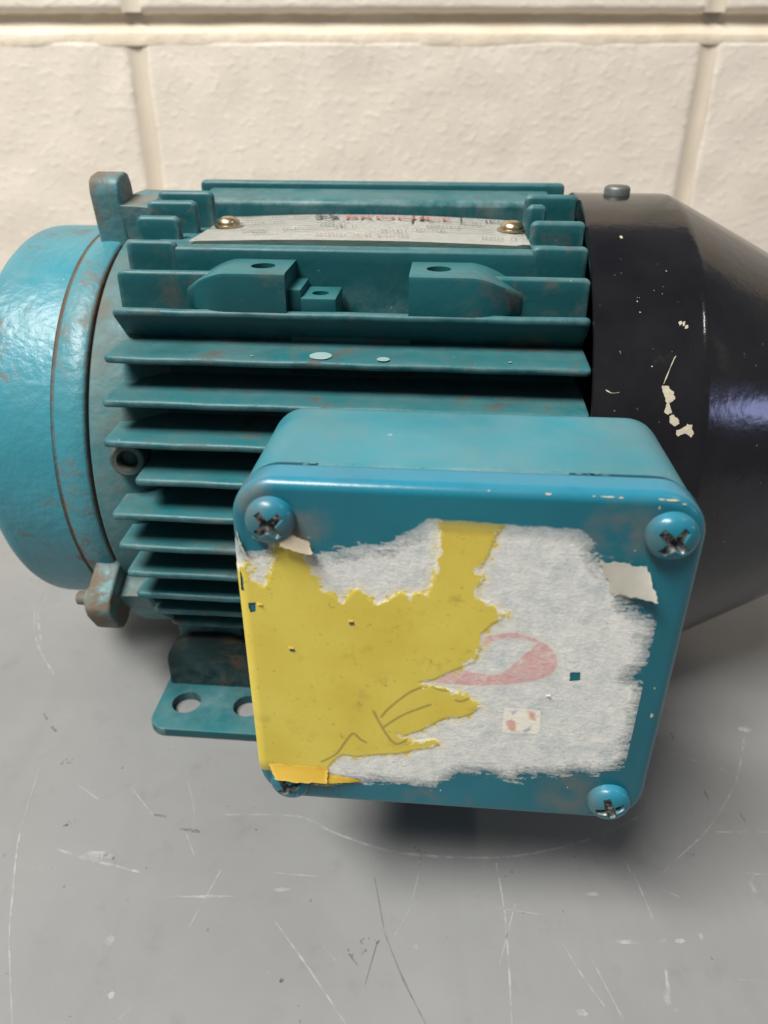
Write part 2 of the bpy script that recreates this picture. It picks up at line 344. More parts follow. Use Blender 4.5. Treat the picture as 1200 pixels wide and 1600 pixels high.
def ribbon(bm, pts, width, z, rnd):
    P = spline(pts, 2.0); n = len(P); prev = None
    for i, p in enumerate(P):
        t = (P[min(i + 1, n - 1)] - P[max(i - 1, 0)]); t = Vector((t.x, t.y)).normalized()
        w = width * (0.35 + 0.65 * math.sin(math.pi * min(1, max(0.0, (i + 0.5) / n))) ** 0.5) * rnd.uniform(0.6, 1.2) / 2
        nn = Vector((-t.y, t.x)) * w
        a = bm.verts.new((( p.x + nn.x) * MM, (p.y + nn.y) * MM, z * MM)); b = bm.verts.new(((p.x - nn.x) * MM, (p.y - nn.y) * MM, z * MM))
        if prev: bm.faces.new([prev[0], prev[1], b, a])
        prev = (a, b)

def blob_flat(bm, x, y, rx, ry, z, rnd, n=18):
    bm.faces.new([bm.verts.new(((x + rx * math.cos(2 * math.pi * i / n) * rnd.uniform(0.6, 1.15)) * MM, (y + ry * math.sin(2 * math.pi * i / n) * rnd.uniform(0.6, 1.15)) * MM, z * MM)) for i in range(n)])

rnd = random.Random(3)
bm = bmesh.new()
WID = [0.75, 0.55, 0.9, 0.55, 0.6, 0.5, 0.45, 0.5, 0.5, 0.4, 0.5, 0.6, 0.8, 0.6, 0.5, 0.5, 0.7, 0.6]
for i, p in enumerate(W): ribbon(bm, p, WID[i] if i < len(WID) else 0.35, 0.05, rnd)
for x, y, rx, ry in BLOT: blob_flat(bm, x, y, rx, ry, 0.06, rnd)
for i in range(16):
    x, y, a, ln = rnd.uniform(-150, 150), rnd.uniform(60, 300), rnd.uniform(0, math.pi), rnd.uniform(3, 22)
    ribbon(bm, [(x, y), (x + ln * .5 * math.cos(a) + rnd.uniform(-1, 1), y + ln * .5 * math.sin(a)), (x + ln * math.cos(a), y + ln * math.sin(a))], rnd.uniform(0.1, 0.22), 0.045, rnd)
o = link('scratches', bm, SCRATCH_W, bench, recalc=False, smooth=False); o['kind'] = 'stuff'
bm = bmesh.new()
for i, p in enumerate(D):
    if i in (6, 7, 8, 9): continue
    ribbon(bm, p, [0.5, 0.4, 1.0, 1.0, 0.6, 0.6, 0.4, 0.3, 0.5, 0.5, 1, 1, .5, .4][i], 0.055, rnd)
for x, y, rx, ry in DBLOT:
    for j in range(9): blob_flat(bm, x + rnd.uniform(-1, 1) * rx, y + rnd.uniform(-1, 1) * ry, rnd.uniform(.15, .5), rnd.uniform(.15, .6), 0.057 + j * 0.002, rnd, 9)
for i in range(130): blob_flat(bm, rnd.uniform(-160, 160), rnd.uniform(60, 330), rnd.uniform(.15, .5), rnd.uniform(.15, .6), 0.04, rnd, 8)
o = link('scuffs', bm, SCRATCH_D, bench, recalc=False, smooth=False); o['kind'] = 'stuff'

# ------------------------------------------------------------------ painted block wall
k = Nodes('cream_painted_block')
pit = k.noise(170, 2, 0.4, k.stretch(0.85, 1, 1.1)); lump = k.noise(30, 4, 0.5)
col = k.mix(k.ramp(lump, 0.3, 0.7), (0.735, 0.655, 0.55), (0.79, 0.71, 0.605))
col = k.mix(k.math('MULTIPLY', k.ramp(k.noise(260, 2), 0.74, 0.78), 0.5), col, (0.40, 0.33, 0.25))
k.l(col, k.b.inputs['Base Color']); k.b.inputs['Roughness'].default_value = 0.55
nb = k.bump(k.noise(25, 3), 0.16, 0.003)
nb = k.bump(k.ramp(pit, 0.52, 0.85), 0.24, 0.0016, nb)
nb = k.bump(k.noise(220, 4), 0.15, 0.0015, nb)
k.l(nb, k.b.inputs['Normal'])
BLOCK = k.m
k = Nodes('cream_painted_mortar')
col = k.mix(k.ramp(k.noise(35, 5), 0.3, 0.7), (0.70, 0.59, 0.44), (0.77, 0.68, 0.54))
k.l(col, k.b.inputs['Base Color']); k.b.inputs['Roughness'].default_value = 0.6
k.l(k.bump(k.noise(60, 5), 0.5, 0.004), k.b.inputs['Normal'])
MORTAR = k.m
MORTAR_T = plain('tan_upright_mortar', (0.66, 0.575, 0.45), 0.65, 0, 0.07, 60, 0.15)

WY = 0.630
bm = bmesh.new()
# mortar bed: recessed sheet with weathered (sloping) bed joints and tooled upright joints
bx0 = -1.2; bx1 = 1.2
JX = [-0.985, -0.582, -0.174, 0.2285, 0.631, 1.03]      # upright joints
JZ = [0.018, 0.2195, 0.421]                             # bed joints
prism(bm, [Vector((bx0, WY + 0.017, -0.2)), Vector((bx1, WY + 0.017, -0.2)), Vector((bx1, WY + 0.06, -0.2)), Vector((bx0, WY + 0.06, -0.2))], Vector((0, 0, 0.85)))
wall = link('wall', bm, MORTAR); wall['kind'] = 'structure'
bm = bmesh.new()
def strip(bm, prof, x0, x1, n, amp, seed):
    """bed-joint moulding: (y, z) profile run along x with a hand-tooled waver."""
    prev = None
    for i in range(n + 1):
        x = x0 + (x1 - x0) * i / n
        row = []
        for (yy, zz) in prof:
            d = noise.noise(Vector((x * 22, zz * 90, seed))) * amp
            row.append(bm.verts.new((x, yy + d * 0.6, zz + d)))
        if prev:
            for j in range(len(prof) - 1): bm.faces.new([prev[j], row[j], row[j + 1], prev[j + 1]])
        prev = row
for z in JZ:
    strip(bm, [(WY + 0.010, z - 0.0150), (WY + 0.0002, z - 0.0118), (WY - 0.0004, z - 0.0085), (WY + 0.0004, z - 0.0050), (WY + 0.0050, z - 0.0015), (WY + 0.0076, z + 0.0015), (WY + 0.0086, z + 0.011)], bx0, bx1, 400, 0.0012, z * 10)
o = link('bed_joint', bm, MORTAR, wall, recalc=False)
bm = bmesh.new()
for x in JX:
    prev = None
    for i in range(421):
        z = -0.2 + 0.85 * i / 420
        if any(-0.0105 < z - jz < 0.0055 for jz in JZ):
            prev = None; continue
        row = []
        for dx, dy in ((-0.0088, 0.007), (-0.0066, 0.0007), (-0.0035, 0.0018), (0.0005, 0.0023), (0.0035, 0.0016), (0.0064, 0.0006), (0.0088, 0.007)):
            d = noise.noise(Vector((x * 9, z * 25, dx * 100))) * 0.0011
            row.append(bm.verts.new((x + dx + d, WY + dy + d * 0.25, z)))
        if prev:
            for j in range(len(row) - 1): bm.faces.new([prev[j], row[j], row[j + 1], prev[j + 1]])
        prev = row
link('upright_joint', bm, MORTAR_T, wall, recalc=False)

def block(x0, x1, z0, z1, seed):
    """one concrete block: pillowed edges, slightly ragged arrises, uneven face."""
    nx, nz = 90, 44
    bm = bmesh.new(); g = []
    for j in range(nz + 1):
        row = []
        for i in range(nx + 1):
            # denser rows near the edges
            fu = 0.5 - 0.5 * math.cos(math.pi * i / nx); fv = 0.5 - 0.5 * math.cos(math.pi * j / nz)
            x = x0 + (x1 - x0) * fu; z = z0 + (z1 - z0) * fv
            edge = min(x - x0, x1 - x, z - z0, z1 - z)
            eu = max(0.0, 1 - min(x - x0, x1 - x) / 0.004); ev = max(0.0, 1 - min(z - z0, z1 - z) / 0.0035)
            e = max(eu * 0.32, ev)
            y = WY + 0.0105 * e * e * 0.9
            w = noise.noise(Vector((x * 35, z * 35, seed))) * 0.0010
            rag = noise.noise(Vector((x * 120, z * 120, seed + 5))) * 0.0012 * e
            row.append(bm.verts.new((x + rag, y + w * (1 - e), z + rag)))
        g.append(row)
    for j in range(nz):
        for i in range(nx):
            bm.faces.new([g[j][i], g[j][i + 1], g[j + 1][i + 1], g[j + 1][i]])
    # sides back into the wall
    for ring in ([g[0], True], [g[-1], False]):
        r = [bm.verts.new((v.co.x, WY + 0.03, v.co.z)) for v in ring[0]]
        for i in range(len(r) - 1): bm.faces.new([ring[0][i], r[i], r[i + 1], ring[0][i + 1]])
    return link('block', bm, BLOCK, wall, angle=70, recalc=False)
ZR = [(-0.18, JZ[0] - 0.007), (JZ[0] + 0.0065, JZ[1] - 0.007), (JZ[1] + 0.0065, JZ[2] - 0.007), (JZ[2] + 0.0065, 0.62)]
for zi, (z0, z1) in enumerate(ZR[1:3]):
    for i in range(len(JX) - 1):
        block(JX[i] + 0.006, JX[i + 1] - 0.006, z0, z1, i * 3.1 + zi * 17)

# ------------------------------------------------------------------ the motor
motor = bpy.data.objects.new('electric_motor', None)
COL.objects.link(motor)
motor.location = (0, 0.2565, 0); motor.rotation_euler = (0, 0, R(-4.8))
motor.empty_display_size = 0.05
motor['label'] = 'teal finned electric motor with torn yellow sticker on its terminal box and black fan cover'
motor['category'] = 'electric motor'

# frame: smooth core behind the fins, with the end ring and the joint to the end shield
bm = bmesh.new()
lathe(bm, [(-79.8, 40), (-79.8, 63.8), (-78.8, 63.8), (-78.7, 66.0), (-78.1, 66.6), (-71, 66.6), (-66, 65.5), (-62, 62), (-58, 59.5), (57, 59.5), (58.2, 58.5), (58.2, 0)], AX, 128, [1, 1, 1, 2, 2, 2, 2, 2, 0, 0, 0])
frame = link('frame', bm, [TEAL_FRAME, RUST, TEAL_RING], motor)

TIP = 77.4
def fin_mesh(bm, tip, root, s0, s1, t_tip=2.3, t_root=3.6, chamfer=3.0):
    """tapered cooling fin from root (q,z) out to tip (q,z), running from s0 to s1."""
    (tq, tz), (rq, rz) = tip, root
    d = Vector((tq - rq, tz - rz)); L_ = d.length; d.normalize(); n = Vector((-d.y, d.x))
    prof = []
    a, b = t_tip / 2, t_root / 2
    base = Vector((rq, rz)); end = Vector((tq, tz))
    h_ = min(4.0, L_ * 0.5); t3 = a + (b - a) * h_ / L_
    prof = [base + n * b, end - d * h_ + n * t3, end - d * a * 1.0 + n * a, end - d * a * 0.3 + n * a * 0.72, end, end - d * a * 0.3 - n * a * 0.72, end - d * a * 1.0 - n * a, end - d * h_ - n * t3, base - n * b]
    b_ = bmesh.new(); secs = []
    ss = [s0, s0 + 0.5, s0 + 1.4]
    nmid = 14
    ss += [s0 + 1.4 + (s1 - s0 - 2.8) * i / nmid for i in range(1, nmid)] + [s1 - 1.4, s1 - 0.5, s1]
    for i, s in enumerate(ss):
        e = min(s - s0, s1 - s)
        inset = 1.1 * max(0, 1 - e / 1.4) ** 2        # rounded fin ends
        wob = 0.12 * math.sin(s * 0.21 + tz)
        ring = []
        for p in prof:
            u = (p - base).dot(d)
            pp = p - d * inset * (u / L_) + n * wob * (u / L_) - n * 0
            if e < 0.01:
                v = (pp - base).dot(n); pp = pp - n * v * 0.45
            ring.append(b_.verts.new(V(s, pp.x, pp.y)))
        secs.append(ring)
    m = len(prof)
    for i in range(len(ss) - 1):
        for j in range(m):
            b_.faces.new([secs[i][j], secs[i][(j + 1) % m], secs[i + 1][(j + 1) % m], secs[i + 1][j]])
    b_.faces.new(secs[0]); b_.faces.new(secs[-1][::-1])
    merge(bm, b_)

def fin(tip, root, s0, s1, **kw):
    bm = bmesh.new(); fin_mesh(bm, tip, root, s0, s1, **kw)
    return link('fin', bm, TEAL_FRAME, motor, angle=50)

def qtip(z): return math.sqrt(max(1, TIP ** 2 - (z - AX) ** 2))
def qroot(z): return math.sqrt(max(1, 57.0 ** 2 - (z - AX) ** 2))
S0, S1 = -70.0, 58.6
# flat side fins facing the viewer
for i, z in enumerate([123.6, 113.4, 103.2, 93.2, 82.6, 72.1, 61.7, 51.6, 42.6, 33.5]):
    s0 = -62.0 if i == 3 else (S0 if i < 8 else S0 + (i - 7) * 2.5)
    fin((qtip(z), z), (qroot(z), z), s0, S1)
# the slanted corner fin
fin((54.6, 134.6), (41.5, 121.0), S0 + 0.3, S1, t_tip=2.6)
# matching fins on the wall side
for z in [133.5, 123.6, 113.4, 103.2, 93.2, 82.6, 72.1, 61.7, 51.6, 42.6, 33.5]:
    fin((-qtip(z), z), (-qroot(z), z), S0, S1)

# upright fins on top
def upright(q, ztip, s0, s1, **kw):
    return fin((q, ztip), (q, AX + math.sqrt(max(1, 56.0 ** 2 - q * q))), s0, s1, **kw)
def ztop(q): return AX + math.sqrt(TIP ** 2 - q * q)
# fin in front of the nameplate, its middle run planed slightly lower
bm = bmesh.new()
fin_mesh(bm, (36, ztop(36) + 0.2), (36, 122), S0, -55.5); fin_mesh(bm, (36, ztop(36) - 1.3), (36, 122), -58.5, 46.5, t_tip=2.2); fin_mesh(bm, (36, ztop(36) + 0.2), (36, 122), 43.5, S1)
link('fin', bm, TEAL_FRAME, motor, angle=50)
# fin running into the two mounting pads
upright(45.6, ztop(45.6), S0, -34); upright(45.6, ztop(45.6), 27, S1)
# stub fins either end of the nameplate recess
for q, s0, s1 in ((26, S0, -57.0), (15.8, S0, -54.8), (5.6, S0, -52.5), (26, 43.5, S1), (15.8, 43.0, 48.5), (5.6, 43.0, S1)):
    upright(q, ztop(q) + 0.7, s0, s1, t_tip=2.6)
# raised back of the recess and the tall rear fin
for q in (-36, -46):
    upright(q, ztop(q), S0, S1)
upright(-27, 158.2, -66, S1, t_tip=2.6)
bm = bmesh.new()
prism(bm, [V(-62, -9.5, 120), V(-62, -9.5, 153.3), V(-62, -11.0, 154.4), V(-62, -25, 156.0), V(-62, -25, 120)], Vector((115 * MM, 0, 0)), 1.0, 2)
link('recess_back', bm, TEAL_FRAME, motor)
bm = bmesh.new()
box(bm, -64, 52, -11, 35, 118, 148.0, 0.8)
link('nameplate_pad', bm, TEAL_FRAME, motor)

# mounting pads, each a flat bolting face that runs out in a curved nose
def pad(s_flat0, s_flat1, s_nose, hole_s, name='mounting_pad'):
    zt, q0, q1 = 144.9, 37.0, 54.6
    sign = 1 if s_nose > s_flat1 else -1
    bm = bmesh.new()
    flat_in, flat_out = (s_flat0, s_flat1) if sign > 0 else (s_flat1, s_flat0)
    N = 14; rows = []
    sts = [(flat_in, 0)] + [(flat_in + (flat_out - flat_in) * i / 3, 0) for i in (1, 2)] + [(flat_out + (s_nose - flat_out) * i / N, i / N) for i in range(N + 1)]
    for s, t in sts:
        z = zt - 6.6 * t ** 1.7
        qf = q1 - (q1 - 46.4) * t ** 2.6
        zf = 128.0
        row = [(q0, zf), (q0, z), (qf - 1.2, z), (qf - 0.3, z - 0.3), (qf, z - 1.2), (qf, 134.6), (min(qf, 45.0), zf)]
        rows.append([bm.verts.new(V(s, a, b)) for a, b in row])
    for i in range(len(rows) - 1):
        for j in range(6): bm.faces.new([rows[i][j], rows[i][j + 1], rows[i + 1][j + 1], rows[i + 1][j]])
    bm.faces.new(rows[0]); bm.faces.new(rows[-1][::-1])
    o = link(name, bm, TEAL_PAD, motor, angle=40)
    b2 = bmesh.new(); tube(b2, V(hole_s, 45.4, 134), V(hole_s, 45.4, 150), 3.3, seg=32)
    cut(o, b2)
    return o
pad(-37.5, -21.5, -51.0, -29.0)
pad(11.0, 27.0, 41.5, 18.5)

# earthing block beside the left pad, with its step and tapped hole
bm = bmesh.new()
prism(bm, [V(-18.0, 39.0, 124), V(-18.0, 39.0, 138.2), V(-18.0, 52.6, 138.2), V(-18.0, 52.6, 134.4), V(-18.0, 43, 124)], Vector((9.6 * MM, 0, 0)), 0.5)
o = link('earth_block', bm, TEAL_PAD, motor)
b2 = bmesh.new(); tube(b2, V(-13.4, 46.6, 131), V(-13.4, 46.6, 145), 2.3, seg=24); cut(o, b2)
bm = bmesh.new()
prism(bm, [V(-21.8, 38.0, 124), V(-21.8, 38.0, 140.2), V(-21.8, 51.5, 140.2), V(-21.8, 51.5, 134.4), V(-21.8, 43, 124)], Vector((3.9 * MM, 0, 0)), 0.5)
link('earth_step', bm, TEAL_PAD, motor)
bm = bmesh.new()
box(bm, -22, 11.5, 36.5, 49, 116, 130.6, 0.5)
link('pad_web', bm, TEAL_PAD, motor)
# faint cast circle on the web between the pads
bm = bmesh.new()
stack(bm, V(-4.0, 44.5, 130.5), Vector((0, 0, 1)), [(0, 2.6), (0.35, 2.5), (0.35, 2.0), (0.05, 1.8), (0.05, 0)], 28)
link('cast_ring', bm, TEAL_FRAME, motor)

# round tapped boss on the end ring, between two fins
bm = bmesh.new()
c = V(-67.6, 60, 95.0); ax = (V(0.15, 1, 0.12) - V(0, 0, 0)).normalized()
stack(bm, c, ax, [(0, 5.2), (8.0, 5.0), (8.8, 4.6), (9.0, 4.2), (8.8, 3.0), (7.6, 2.6), (3.0, 2.4), (3.0, 0)], 36)
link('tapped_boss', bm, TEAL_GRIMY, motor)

# end shield on the left
bm = bmesh.new()
prof = [(-116.5, 0), (-116.5, 50)]
for k_ in range(9):
    t = R(90 * k_ / 8); prof.append((-109.5 - 7.0 * math.cos(t) , 58.3 + 7.0 * math.sin(t)))
prof += [(-91.6, 65.5), (-90.4, 65.45), (-90.0, 65.05), (-89.5, 65.0), (-89.2, 65.5), (-88.7, 65.8), (-84, 66.1), (-81.0, 66.0), (-80.3, 65.6), (-80.0, 64.8), (-80.0, 45)]
mats = [0] * (len(prof) - 1)
i0 = len(prof) - 11
for j in (i0 + 1, i0 + 2, i0 + 3): mats[j] = 1
mats[-1] = 1; mats[-2] = 1
for j in range(i0 + 4, len(mats) - 2): mats[j] = 2
lathe(bm, prof, AX, 160, mats)
shield = link('end_shield', bm, [TEAL_SHIELD, GRIME, TEAL_RIM], motor, angle=40)

def lug(ang, r0, r1, half, s0, s1, name, mat, bolt):
    """clamping lug that stands out radially from the shield rim."""
    a = R(ang); rad = Vector((0, -math.cos(a), math.sin(a))); tan = Vector((0, math.sin(a), math.cos(a)))
    base = V(0, 0, AX)
    bm = bmesh.new()
    out = [(r0, half * 1.12), (r0 + 5, half), (r1 - 4.0, half), (r1 - 1.0, half * 0.80), (r1, half * 0.45), (r1, -half * 0.45), (r1 - 1.0, -half * 0.80), (r1 - 4.0, -half), (r0 + 5, -half), (r0, -half * 1.12)]
    pts = [base + Vector((s0 * MM, 0, 0)) + rad * r * MM + tan * t * MM for r, t in out]
    prism(bm, pts, Vector(((s1 - s0) * MM, 0, 0)), 0.9, 3)
    o = link(name, bm, mat, shield if name == 'lug' else motor)
    if bolt:
        b2 = bmesh.new()
        p = base + rad * (r1 - 8.0) * MM
        stack(b2, p + Vector((s0 * MM, 0, 0)), Vector((-1, 0, 0)), [(-1, 3.8), (2.6, 3.8), (3.2, 3.3), (3.2, 2.3), (6.2, 2.2), (6.6, 1.7), (6.6, 0)], 18)
        link('tie_bolt', b2, TEAL_LUG, shield)
    return o
lug(81.5, 61, 84.2, 5.8, -87.0, -77.8, 'lug', TEAL_LUG, False)
lug(-29.5, 60, 82.0, 8.6, -86.4, -78.3, 'lug', TEAL_LUG, True)
lug(205.0, 61, 82.6, 8.6, -87.6, -79.3, 'lug', TEAL_LUG, True)
# bosses on the frame that the lugs pull against
for a0, a1, rr in ((77, 102, 76.8), (-50, -27, 74.2), (190, 222, 76.6)):
    bm = bmesh.new()
    pr = [(-78.8, 60), (-78.8, rr - 0.6), (-78.2, rr), (-69.5, rr - 0.4), (-68.6, rr - 1.2), (-66, 60)]
    lathe(bm, pr, AX, 24, None, a0, a1)
    # close both ends of the arc
    for aa in (a0, a1):
        bm.faces.new([bm.verts.new(V(s, r * math.cos(R(aa)), AX + r * math.sin(R(aa)))) for s, r in pr])
    bmesh.ops.remove_doubles(bm, verts=bm.verts[:], dist=1e-6)
    link('tie_boss', bm, TEAL_RING, motor)

# foot brackets
def foot(sign):
    bm = bmesh.new()
    pts = rrect(-72.0, 56.0, 20.0, 78.6, 6.0, 8)  # plate and upstand lengthened unseen at the right to block light from behind
    prism(bm, [V(a, sign * b, 0) for a, b in pts], Vector((0, 0, 3.3 * MM)), 0.6, 2)
    o = link('foot', bm, TEAL_FRAME, motor)
    for hs in (-62.2, -41.0, 15.0, 36.0):
        b2 = bmesh.new(); tube(b2, V(hs, sign * 66.0, -3), V(hs, sign * 66.0, 8), 4.9, seg=36); cut(o, b2)
    bm = bmesh.new()
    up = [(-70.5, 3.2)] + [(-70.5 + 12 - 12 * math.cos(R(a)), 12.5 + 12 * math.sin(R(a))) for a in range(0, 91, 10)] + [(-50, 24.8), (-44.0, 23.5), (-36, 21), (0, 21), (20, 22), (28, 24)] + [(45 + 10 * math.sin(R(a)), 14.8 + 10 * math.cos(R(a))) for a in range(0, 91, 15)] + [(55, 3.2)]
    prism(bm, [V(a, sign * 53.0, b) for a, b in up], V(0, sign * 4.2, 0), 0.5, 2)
    web = link('foot_upstand', bm, TEAL_DIRTY_SHADE, motor)
    # the stem that carries the frame down to the foot
    for s0, s1 in ((-66, -44), (-20, 54)):
        bm = bmesh.new()
        box(bm, s0, s1, min(sign * 40, sign * 54), max(sign * 40, sign * 54), 3.2, 46, 0.8)
        link('foot_stem', bm, TEAL_FRAME, motor)
foot(1); foot(-1)

# ------------------------------------------------------------------ fan cover
k = Nodes('black_gloss_fan_cover')
haze_n = k.noise(26, 5, 0.6)
col = k.mix(k.ramp(haze_n, 0.35, 0.7), (0.0050, 0.0050, 0.0068), (0.014, 0.0135, 0.0140))
speck = k.math('MULTIPLY', k.ramp(k.noise(520, 2), 0.735, 0.775), k.ramp(k.noise(35, 3), 0.44, 0.60))
col = k.mix(k.math('MULTIPLY', speck, 0.55), col, (0.30, 0.30, 0.27))
grime = k.math('MULTIPLY', k.ramp(k.noise(46, 5, 0.65), 0.62, 0.80), 0.30)
col = k.mix(grime, col, (0.085, 0.072, 0.058))
k.l(col, k.b.inputs['Base Color'])
k.l(k.math('ADD', k.math('MULTIPLY', haze_n, 0.16), k.math('ADD', k.math('MULTIPLY', grime, 0.5), 0.075)), k.b.inputs['Roughness'])
k.l(k.bump(k.noise(330, 3), 0.10, 0.0006, k.bump(k.noise(90, 3), 0.10, 0.001)), k.b.inputs['Normal'])
k.b.inputs['Specular IOR Level'].default_value = 0.55
BLACK = k.m
bm = bmesh.new()
RF = 77.3
prof = [(60.1, 70), (59.8, RF - 1.2), (59.1, RF - 1.0), (58.8, RF - 0.5), (59.1, RF)]
S_C = 85.6
prof += [(59.1 + (S_C - 59.1) * i / 6, RF) for i in range(1, 7)]
half = 26.5; rc = 6.0
for j in range(1, 9):
    t = R(half * j / 8); prof.append((S_C + rc * math.sin(t), RF - rc * (1 - math.cos(t))))
s_, r_ = prof[-1]
L_ = 48.0
prof += [(s_ + L_ * i / 5 * math.cos(R(half)), r_ - L_ * i / 5 * math.sin(R(half))) for i in range(1, 6)]
s_, r_ = prof[-1]
prof += [(s_ + 1.5, r_ - 1.5), (s_ + 2, r_ - 4), (s_ + 2, 0)]
lathe(bm, prof, AX, 192)
cover = link('fan_cover', bm, BLACK, motor, angle=50)

def on_cyl(s, deg, lift=0.0):
    r = RF + lift
    if s > 85.6: r -= (s - 85.6) ** 2 / 12
    return V(s, r * math.cos(R(deg)), AX + r * math.sin(R(deg)))
def ragged(pts, rnd, sub=3, amp=0.25):
    """fractal outline between the given corner points (any units)."""
    P = [Vector(p) for p in pts]
    for it in range(sub):
        Q = []
        for i, p in enumerate(P):
            n_ = P[(i + 1) % len(P)]; d = n_ - p
            Q += [p, (p + n_) / 2 + Vector((-d.y, d.x)) * rnd.uniform(-amp, amp)]
        P = Q
    return P
bm = bmesh.new()
for ch in CHIPS:
    P = ragged([(s, d * 1.35) for s, d in ch], rnd, 2, 0.2)
    c = sum((p for p in P), Vector((0, 0))) / len(P)
    cv = bm.verts.new(on_cyl(c.x, c.y / 1.35, 0.10)); vs = [bm.verts.new(on_cyl(p.x, p.y / 1.35, 0.03)) for p in P]
    for i in range(len(vs)): bm.faces.new([cv, vs[i], vs[(i + 1) % len(vs)]])
for i in range(16):
    s, d, r = rnd.uniform(62, 84), rnd.uniform(18, 82), rnd.choice((0.06, 0.08, 0.08, 0.1, 0.2))
    bm.faces.new([bm.verts.new(on_cyl(s + r * math.cos(a) * rnd.uniform(.6, 1.3), d + r * .75 * math.sin(a) * rnd.uniform(.6, 1.3), 0.05)) for a in [2 * math.pi * j / 7 for j in range(7)]])
for f in FS:
    P = spline(f, 0.6); prev = None
    for i, p in enumerate(P):
        w = 0.16 * rnd.uniform(0.4, 1.3)
        a, b = bm.verts.new(on_cyl(p.x + w, p.y + w * .4, 0.05)), bm.verts.new(on_cyl(p.x - w, p.y - w * .4, 0.05))
        if prev: bm.faces.new([prev[0], prev[1], b, a])
        prev = (a, b)
o = link('paint_chips', bm, CREAM, cover, recalc=False, smooth=False); o['kind'] = 'stuff'
# cover fixing screw on top
bm = bmesh.new()
stack(bm, on_cyl(71.2, 91, -0.3), Vector((0, 0.02, 1)), [(0, 3.9), (1.9, 3.9), (2.5, 3.6), (2.9, 2.9), (3.0, 0)], 24)
link('fixing_screw', bm, SCREW_GREY, cover)

# ------------------------------------------------------------------ nameplate
k = Nodes('engraved_nameplate')
col = k.mix(k.ramp(k.noise(60, 5, 0.6, k.stretch(1, 1, 1)), 0.35, 0.7), (0.72, 0.70, 0.64), (0.85, 0.83, 0.76))
col = k.mix(k.ramp(k.noise(30, 4), 0.60, 0.75), col, (0.40, 0.32, 0.22))
k.l(col, k.b.inputs['Base Color']); k.b.inputs['Metallic'].default_value = 0.1; k.b.inputs['Roughness'].default_value = 0.42
PLATE = k.m
INK_R = plain('red_plate_ink', (0.42, 0.09, 0.07), 0.6); INK_K = plain('black_plate_ink', (0.05, 0.05, 0.05), 0.6)
INK_G = plain('grey_plate_ink', (0.13, 0.13, 0.12), 0.6)
def plate_z(s, q):
    t = (s + 5) / 48.5
    return 148.75 + 1.5 * max(0, 1 - t * t) - 0.5 * max(0, (q - 5) / 28) * max(0, 1 - t * t) + 0.02 * math.sin(s * 0.2)
bm = bmesh.new()
NX, NQ = 48, 12; g = []
for i in range(NX + 1):
    s = -52.8 + 96 * i / NX
    row = []
    for j in range(NQ + 1):
        q = -8 + 41.6 * j / NQ
        row.append(bm.verts.new(V(s, q, plate_z(s, q) + (0.4 if (i > NX - 2) and j > 9 else 0))))
    g.append(row)
for i in range(NX):
    for j in range(NQ): bm.faces.new([g[i][j], g[i][j + 1], g[i + 1][j + 1], g[i + 1][j]])
r = bmesh.ops.solidify(bm, geom=bm.faces[:], thickness=0.5 * MM)
plate = link('nameplate', bm, PLATE, motor)
def strokes(name, items, mat):
    bm = bmesh.new()
    for s0, s1, q0, q1 in items:
        n = max(1, int((s1 - s0) / 1.5))
        for i in range(n):
            a, b = s0 + (s1 - s0) * i / n, s0 + (s1 - s0) * (i + 1) / n
            bm.faces.new([bm.verts.new(V(x, y, plate_z(x, y) + 0.62)) for x, y in ((a, q0), (b, q0), (b, q1), (a, q1))])
    o = link(name, bm, mat, plate, recalc=False, smooth=False); o['kind'] = 'stuff'
def words(s0, s1, q, hgt, rnd):
    """a line of small print: separate letter-sized strokes."""
    out = []; s = s0
    while s < s1:
        for j in range(rnd.randint(2, 8)):
            if s > s1: break
            w = rnd.uniform(0.45, 0.9); out.append((s, s + w * 0.35, q - hgt / 2, q + hgt / 2)); 
            if rnd.random() < 0.7: out.append((s, s + w, q - hgt / 2, q - hgt / 4))
            if rnd.random() < 0.6: out.append((s, s + w, q + hgt / 4, q + hgt / 2))
            s += 1.15
        s += 1.3
    return out
r2 = random.Random(11)
grey = []
for s0, s1, q in ((-44, -22, 0), (-44, -30, 9), (-40, -33, 22), (-28, -20, 22), (-20, -10, 8), (-13, -6, 16), (1, 8, 22), (14, 24, 13), (10, 20, 20), (30, 40, 27), (-36, -28, 26), (24, 31, 6), (-18, -12, 14), (36, 42, 16)):
    grey += words(s0, s1, q, 1.8, r2)
for q in (4.5, 12, 18.5): grey += [(-50, -12, q, q + 0.35), (14, 34, q, q + 0.35)]
strokes('small_print', grey, INK_G)
strokes('red_print', words(-17, 9, 28.5, 1.7, r2), INK_R)
def text(body, s, q, size, mat, name):
    cu = bpy.data.curves.new(name, 'FONT'); cu.body = body; cu.size = size * MM; cu.extrude = 0
    tmp = bpy.data.objects.new(name, cu); COL.objects.link(tmp)
    bpy.context.view_layer.update()
    me = bpy.data.meshes.new_from_object(tmp.evaluated_get(bpy.context.evaluated_depsgraph_get()))
    bpy.data.objects.remove(tmp)
    for v in me.vertices:
        a, b = v.co.x / MM + s, q - v.co.y / MM
        v.co = V(a, b, plate_z(a, b) + 0.64)
    me.materials.append(mat)
    o = bpy.data.objects.new(name, me); COL.objects.link(o); o.parent = plate
text('BROOK', -12.5, 3.5, 8.2, INK_R, 'lettering')
text('IEC', 31.5, 1.5, 5.0, INK_K, 'lettering')
text('CE', 13.0, 2.8, 7.0, INK_R, 'lettering')
